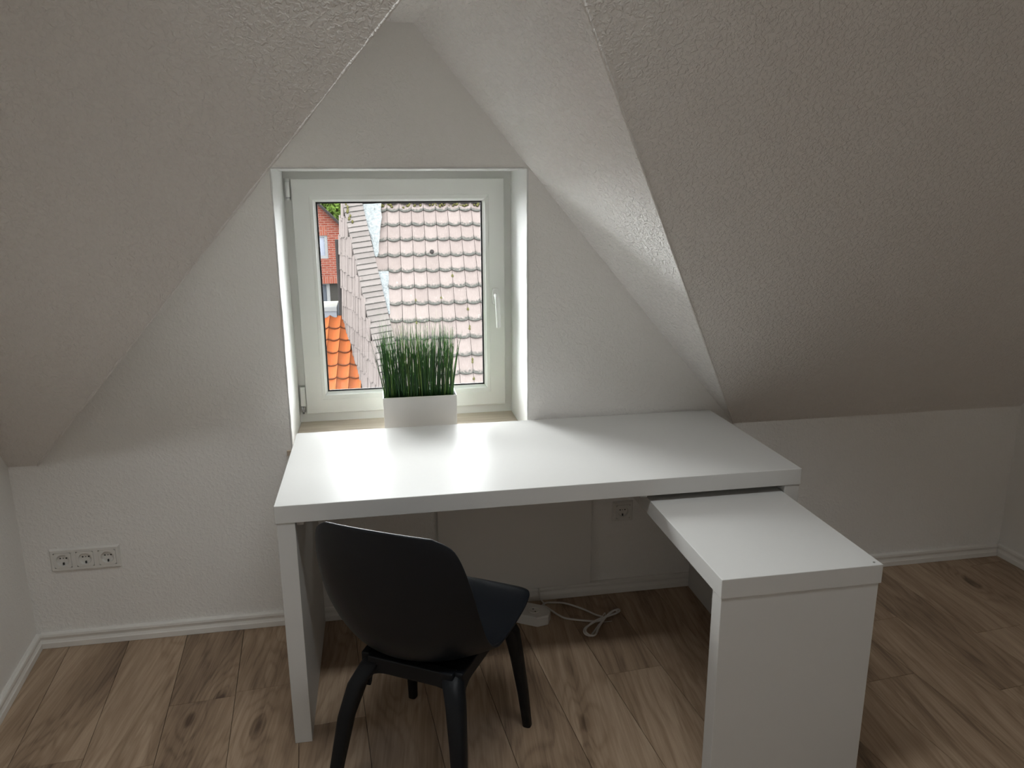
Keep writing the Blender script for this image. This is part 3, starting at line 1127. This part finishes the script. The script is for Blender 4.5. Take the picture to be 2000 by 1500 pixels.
tm = pantile(0.41).mesh('roof_tile', 'tile_weathered')
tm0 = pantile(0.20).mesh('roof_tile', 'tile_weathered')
Lc = lambda j: -3.60 + (j + 0.70) * 0.2744
Rc = lambda j: -2.06 + (j + 0.70) * 0.2770
rt = random.Random(5)
nrows = 13
for j in range(0, nrows):
    i0 = math.ceil((Lc(j - 0.5) + Rc(j - 0.5)) / 2 - 0.55)
    for i in range(i0, 16):
        o = bpy.data.objects.new('roof_tile', tm0 if j == 0 else tm)
        C.objects.link(o)
        o.parent = nh
        jit = rt.uniform(-0.006, 0.006)
        frame(o, ru, -rv_, rN, RP0 + ru * (TW * i) + rv_ * (TH * j + jit) + rN * rt.uniform(-0.003, 0.003))
# the roof goes on to the right, out of the photograph
far = MB()
pt = pantile(0.41)
for j in range(1, nrows):
    for i in range(16, 34):
        T = RP0 + ru * (TW * i) + rv_ * (TH * j)
        b0 = len(far.v)
        far.v += [tuple(T + ru * v[0] - rv_ * v[1] + rN * v[2]) for v in pt.v]
        for f_ in pt.f:
            far.face([b0 + q for q in f_])
ft = link(far.build('roof_tile_field', 'tile_weathered'), nh)
ft['kind'] = 'stuff'
# boarding under the tiles
RPt = lambda c_, r_, h=0.0: RP0 + ru * (TW * c_) + rv_ * (TH * r_) + rN * h
dk = MB()
dk.slab([RPt(Lc(-0.7), -0.7), RPt(35, -0.7), RPt(35, 13.3), RPt(Lc(13.3), 13.3)], rN * -0.03)
link(dk.build('roof_deck', 'deck_dark'), nh)
# far slope of the same roof
bk = -rv_.copy()
bk = rn_ * math.cos(RPT) + Vector((0, 0, -math.sin(RPT)))
dk = MB()
Q = lambda c_, d_: RPt(c_, -0.72) + bk * d_
dk.slab([Q(Lc(-0.7), 0), Q(35, 0), Q(35, 3.5), Q(Lc(-0.7) - 0.4, 3.5)], Vector((0, 0, -0.04)))
link(dk.build('rear_roof', 'shingle_weathered'), nh)
# ridge tiles
rm = MB()
rings_ = []
for y, r_ in ((0.0, 0.092), (0.36, 0.080)):
    rings_.append([Vector((y, r_ * math.cos(math.pi * q / 8), r_ * math.sin(math.pi * q / 8))) for q in range(9)] + [Vector((y, (r_ - .014) * math.cos(math.pi * q / 8), (r_ - .014) * math.sin(math.pi * q / 8))) for q in reversed(range(9))])
rm.rings(rings_, True, False)
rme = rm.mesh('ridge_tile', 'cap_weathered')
for i in range(24):
    o = bpy.data.objects.new('ridge_tile', rme)
    C.objects.link(o)
    o.parent = nh
    zz = Vector((0, 0, 1))
    frame(o, ru, rn_, zz, RPt(Lc(-0.7) + 0.4, -0.66, 0.0) + ru * (0.33 * i) + Vector((0, 0.0, 0.005)))
mo = MB()
rq = random.Random(9)
for i in range(90):
    c_ = rq.uniform(-1.3, 14)
    r_ = rq.gauss(-0.42, 0.06)
    p = RPt(c_, r_, 0.045)
    s_ = rq.uniform(0.010, 0.026)
    mo.rings([[p + (ru * math.cos(q * 1.0472) + rv_ * math.sin(q * 1.0472)) * s_ * f + rN * h for q in range(6)] for f, h in ((1, -0.02), (0.9, 0.006), (0.4, 0.016))], True, True)
# moss in the tile joints and at the verge
for c_, r_ in ((6.0, 6.4), (6.02, 7.4), (6.0, 7.55), (6.02, 9.25), (6.0, 9.4), (6.0, 10.3), (5.0, 4.35), (2.0, 5.8), (2.0, 6.9), (2.02, 7.1), (4.0, 5.7)) + tuple((Lc(r) + rq.uniform(0.1, 0.5), r) for r in (-0.5, -0.3, -0.1, 0.1, 0.2, 0.5, 0.7, 0.9)):
    p = RPt(c_, r_, 0.065 if c_ > 0 else 0.13)
    s_ = rq.uniform(0.014, 0.024)
    mo.rings([[p + (ru * math.cos(q * 1.0472) + rv_ * 1.8 * math.sin(q * 1.0472)) * s_ * f + rN * h for q in range(6)] for f, h in ((1, -0.03), (0.9, 0.004), (0.4, 0.012))], True, True)
mo_o = link(mo.build('moss', 'moss'), nh)
mo_o['kind'] = 'stuff'

# verge caps: overlapping slabs with a skirt down the gable
vdir = (ru * (0.2744 * TW) + rv_ * TH).normalized()
vx = (ru - vdir * ru.dot(vdir)).normalized()
capw = 1.50 * TW
cm = MB()
prof = [(-0.012, -0.13), (-0.012, 0.0), (0.0, 0.012), (capw, 0.012), (capw, -0.004), (0.006, -0.004), (0.004, -0.13)]
cm.rings([[Vector((x, y, z + dz)) for x, z in prof] for y, dz in ((0.0, 0.020), (0.16, 0.0))], True, False)
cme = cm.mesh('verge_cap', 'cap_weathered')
jj = 12.6
stepj = 0.117 / TH * 0.985
while jj > -0.62:
    o = bpy.data.objects.new('verge_cap', cme)
    C.objects.link(o)
    o.parent = nh
    frame(o, vx, -vdir, rN, RPt(Lc(jj), jj, 0.085 + rt.uniform(-0.002, 0.003)) + vdir * rt.uniform(-0.006, 0.006))
    jj -= stepj


# flashing sheets between the caps and the tiles
def flash(pts, h, seed):
    rz = random.Random(seed)
    m = MB()
    n = len(pts) // 2
    grid = []
    for k_ in range(n):
        a, b_ = pts[2 * k_], pts[2 * k_ + 1]
        grid.append([(a[0] + (b_[0] - a[0]) * t / 4, a[1] + (b_[1] - a[1]) * t / 4) for t in range(5)])
    r = []
    for row in grid:
        up = [RPt(c_, r_, h + rz.uniform(0, 0.018)) for c_, r_ in row]
        r.append(up + [p - rN * 0.006 for p in reversed(up)])
    m.rings(r, True, False)
    link(m.build('flashing', 'lead_white'), nh)


flash([(-2.1, -0.40), (-0.45, -0.45), (-1.95, 0.0), (-0.50, 0.0), (-1.8, 0.5), (-0.42, 0.5), (-1.6, 1.0), (-0.52, 1.0), (-1.5, 1.4), (-0.60, 1.45), (-1.35, 1.8), (-0.62, 1.85), (-1.2, 2.3), (-0.70, 2.3), (-1.1, 2.8), (-0.72, 2.8), (-1.0, 3.1), (-0.85, 3.1)], 0.072, 3)
flash([(-0.95, 4.02), (0.02, 4.0), (-0.8, 4.5), (0.03, 4.5), (-0.6, 5.0), (0.0, 5.0), (-0.45, 5.5), (0.02, 5.5), (-0.3, 6.0), (0.05, 6.0), (-0.1, 6.6), (0.06, 6.6)], 0.072, 4)

# tile-hung gable wall facing left
gA = Vector((-0.212, 11.409, 1.381))
gB = Vector((0.253, 9.135, -0.934))
ge = Vector((gB.x - gA.x, gB.y - gA.y, 0)).normalized()
gn = Vector((ge.y, -ge.x, 0))
if gn.x > 0:
    gn = -gn
gsl = (gB.z - gA.z) / Vector((gB.x - gA.x, gB.y - gA.y, 0)).length
gz = lambda s_: 1.381 + gsl * s_ if s_ >= 0 else 1.381 + 1.0 * s_
gp = lambda s_, z, h=0.0: Vector((gA.x, gA.y, 0)) + ge * s_ + Vector((0, 0, z)) + gn * h
gw = MB()
gw.slab([gp(-0.66, -7), gp(3.1, -7), gp(3.1, gz(3.1) - .02), gp(0, gz(0) - .02), gp(-0.66, gz(-.66) - .02)], -gn * 0.25)
link(gw.build('gable_wall', 'deck_dark'), nh)
SGW = 0.125
sg = MB()
sg.rings([[Vector((0.006, 0, 0.030)), Vector((SGW * 0.5, 0, 0.040)), Vector((SGW - 0.006, 0, 0.030)), Vector((SGW - 0.006, 0, 0.010)), Vector((0.006, 0, 0.010))],
          [Vector((0.006, 0.36, 0.014)), Vector((SGW * 0.5, 0.36, 0.022)), Vector((SGW - 0.006, 0.36, 0.014)), Vector((SGW - 0.006, 0.36, 0.0)), Vector((0.006, 0.36, 0.0))]], True, False)
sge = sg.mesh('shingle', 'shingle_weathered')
for r_ in range(0, 11):
    zb = 1.10 - 0.31 * r_
    off = SGW * 0.5 if r_ % 2 else 0.0
    for q in range(-6, 26):
        s_ = q * SGW + off
        if s_ < -0.68 or s_ > 2.95:
            continue
        if min(gz(s_), gz(s_ + SGW)) < zb + 0.10:
            continue
        if zb + 0.36 < -0.69 - 0.578 * (s_ + 0.62) and s_ < 1.6:
            continue    # hidden under the orange roof
        o = bpy.data.objects.new('shingle', sge)
        C.objects.link(o)
        o.parent = nh
        frame(o, ge, Vector((0, 0, 1)), gn, gp(s_, zb + rt.uniform(-0.03, 0.03), rt.uniform(0.0, 0.014)))
link(MB().tube([gp(-0.69, -6.5, 0.03), gp(-0.69, gz(-.66) + 0.0, 0.03)], 0.045, 10).build('downpipe', 'pipe_dark'), nh)
link(MB().box(0.6, 7.6, 9.2, 13.2, -7, -2.9).build('house_body', 'render_pale'), nh)
# dark spot: vent tile
vt = MB()
pv = RPt(3.5, 2.75, 0.035)
vt.rings([[pv + (ru * math.cos(q * 0.524) * 0.035 + rv_ * math.sin(q * 0.524) * 0.042) * f + rN * h for q in range(12)] for f, h in ((1, 0), (0.95, 0.02), (0.6, 0.03))], True, True)
link(vt.build('vent_grille', 'pipe_dark'), nh)

# ------------------------------------------------------------------ orange-tiled lean-to roof against the gable
oh = tag(empty('lean_to_roof', (-1.5, 11.5, -6)), 'bright orange pantile roof lower left in the window, against the gable', 'roof')
W1 = Vector((-0.336, 12.014, -0.693))
W2 = Vector((0.008, 10.332, -1.686))
ou = Vector((math.cos(-0.05), math.sin(-0.05), 0))
d12 = W2 - W1
ov = (d12 - ou * d12.dot(ou)).normalized()
oN = ou.cross(-ov)
if oN.z < 0:
    oN = -oN
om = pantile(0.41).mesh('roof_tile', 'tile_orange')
for j in range(0, 9):
    # right end of the row follows the wall
    lim = d12.dot(ou) / d12.dot(ov) * TH * j
    i1 = math.floor((lim) / TW)
    for i in range(i1 - 24, i1 + 1):
        o = bpy.data.objects.new('roof_tile', om)
        C.objects.link(o)
        o.parent = oh
        X0 = W1 + ou * (TW * i - 0.05) + ov * (TH * (j + 1)) - oN * 0.05
        frame(o, ou, -ov, oN, X0)
dk = MB()
A_ = W1 - oN * 0.06
dk.slab([A_ + ou * -5.2, A_ + ou * 0.3, A_ + ou * 1.0 + ov * 3.0, A_ + ou * -5.0 + ov * 3.0], oN * -0.03)
link(dk.build('roof_deck', 'deck_dark'), oh)

# flat-roofed annex behind the orange roof
ax = tag(empty('flat_annex', (-2, 12.4, -6)), 'grey lead box parapet with white edge between the orange roof and brick house', 'annex')
link(MB().box(-6.4, -0.47, 12.06, 13.0, -7, -0.565).build('lead_face', 'lead_grey'), ax)
link(MB().box(-6.42, -0.46, 12.02, 12.10, -0.60, -0.520).build('edge_trim', 'fascia_white', bevel=0.006), ax)
link(MB().box(-6.4, -0.47, 12.10, 13.0, -0.565, -0.535).build('roof_felt', 'roofing_felt'), ax)
# ------------------------------------------------------------------ brick house further back
bh = tag(empty('brick_house', (-4, 28, -7)), 'red brick gabled house with white windows far left beyond the roofs', 'house')
YH = 27.0
hw_ = MB()
gt = lambda x: 0.46 - 1.0 * (x + 0.97)


def wallpoly(m, pts, y, d):
    m.slab([(x, y, z) for x, z in pts], (0, d, 0))


w1 = (-2.75, -1.42, -0.79, 0.06)   # upper window x0 x1 z0 z1
wallpoly(hw_, [(-7.5, -1.45), (w1[0], -1.45), (w1[0], gt(w1[0])), (-4.3, gt(-4.3)), (-7.5, gt(-4.3) - 3.2)], YH, 0.3)
wallpoly(hw_, [(w1[1], -1.45), (-0.97, -1.45), (-0.97, gt(-0.97)), (w1[1], gt(w1[1]))], YH, 0.3)
wallpoly(hw_, [(w1[0], -1.45), (w1[1], -1.45), (w1[1], w1[2]), (w1[0], w1[2])], YH, 0.3)
wallpoly(hw_, [(w1[0], w1[3] + 0.34), (w1[1], w1[3] + 0.34), (w1[1], gt(w1[1])), (w1[0], gt(w1[0]))], YH, 0.3)
hw_.box(-7.5, -0.97, YH + 0.3, YH + 6, -7, -1.7)
hw_.box(-7.4, -1.0, YH + 0.31, YH + 6, -1.7, 0.3)
link(hw_.build('brick_wall', 'brick_red'), bh)
link(MB().box(w1[0], w1[1], YH - 0.01, YH + 0.3, w1[3], w1[3] + 0.34).build('window_lintel', 'brick_soldier'), bh)
link(MB().box(-7.5, -0.97, YH - 0.01, YH + 0.3, -1.72, -1.45).build('brick_course', 'brick_soldier'), bh)
rf = MB()
rf.slab([(-4.3, YH - 0.25, gt(-4.3) + .0), (-0.72, YH - 0.25, gt(-0.72)), (-0.72, YH + 0.35, gt(-0.72)), (-4.3, YH + 0.35, gt(-4.3))], (0.05, 0, 0.05))
rf.slab([(-4.3, YH - 0.25, gt(-4.3)), (-7.8, YH - 0.25, gt(-4.3) - 3.5), (-7.8, YH + 0.35, gt(-4.3) - 3.5), (-4.3, YH + 0.35, gt(-4.3))], (-0.05, 0, 0.05))
link(rf.build('roof', 'pipe_dark'), bh)


def far_window(x0, x1, z0, z1, y, t, pane):
    wf = MB()
    wf.box(x0, x1, y, y + 0.1, z0, z0 + t)
    wf.box(x0, x1, y, y + 0.1, z1 - t * 0.5, z1)
    wf.box(x0, x0 + t, y, y + 0.1, z0 + t, z1 - t * 0.5)
    wf.box(x1 - t, x1, y, y + 0.1, z0 + t, z1 - t * 0.5)
    f = link(wf.build('window', 'frame_white_out'), bh)
    o = MB().box(x0 + t, x1 - t, y + 0.04, y + 0.06, z0 + t, z1 - t * 0.5).build('pane', pane)
    o.parent = f


far_window(w1[0], w1[1], w1[2], w1[3], YH + 0.03, 0.11, 'curtain_pale')
far_window(-2.9, -1.46, -2.75, -1.72, YH + 0.2, 0.12, 'glass_far')
link(MB().box(-1.46, -0.97, YH + 0.2, YH + 0.31, -6, -1.72).build('side_wall', 'pebbledash_dark'), bh)

# ------------------------------------------------------------------ tree behind the brick house
tr = tag(empty('tree', (-3.5, 40, -7)), 'light green leafy tree showing above the brick gable', 'tree')
tk = MB()
tk.tube([(-3.5, 40, -7), (-3.45, 40, -3), (-3.5, 40.1, 0.5), (-3.4, 40, 3)], [0.3, 0.25, 0.18, 0.05], 8)
link(tk.build('trunk', 'bark_brown'), tr)
lf = MB()
rl = random.Random(12)
for cl in range(120):
    a, b_, r_ = rl.uniform(0, 6.283), math.acos(rl.uniform(-1, 1)), rl.uniform(0.5, 1) ** 0.5
    c = Vector((-3.3 + 3.4 * r_ * math.sin(b_) * math.cos(a), 40 + 3.0 * r_ * math.sin(b_) * math.sin(a), 1.6 + 3.4 * r_ * math.cos(b_)))
    for q in range(80):
        p = c + Vector((rl.gauss(0, 0.42), rl.gauss(0, 0.42), rl.gauss(0, 0.36)))
        t1 = Vector((rl.gauss(0, 1), rl.gauss(0, 1), rl.gauss(0, 1))).normalized() * rl.uniform(0.08, 0.15)
        t2 = Vector((rl.gauss(0, 1), rl.gauss(0, 1), rl.gauss(0, 1))).normalized() * rl.uniform(0.05, 0.09)
        lf.poly([p - t1, p + t2, p + t1, p - t2])
for q in range(5200):      # dense lower right of the crown
    p = Vector((-2.2 + rl.gauss(0, 0.75), 41.5 + rl.gauss(0, 0.8), 0.6 + rl.gauss(0, 0.75)))
    t1 = Vector((rl.gauss(0, 1), rl.gauss(0, 1), rl.gauss(0, 1))).normalized() * rl.uniform(0.09, 0.16)
    t2 = Vector((rl.gauss(0, 1), rl.gauss(0, 1), rl.gauss(0, 1))).normalized() * rl.uniform(0.06, 0.10)
    lf.poly([p - t1, p + t2, p + t1, p - t2])
lf_o = link(lf.build('foliage', 'leaf_green'), tr)
lf_o['kind'] = 'stuff'

gnd = MB().box(-40, 40, 2.0, 80, -7.2, -7.0).build('ground', 'yard_ground')
struct(gnd)
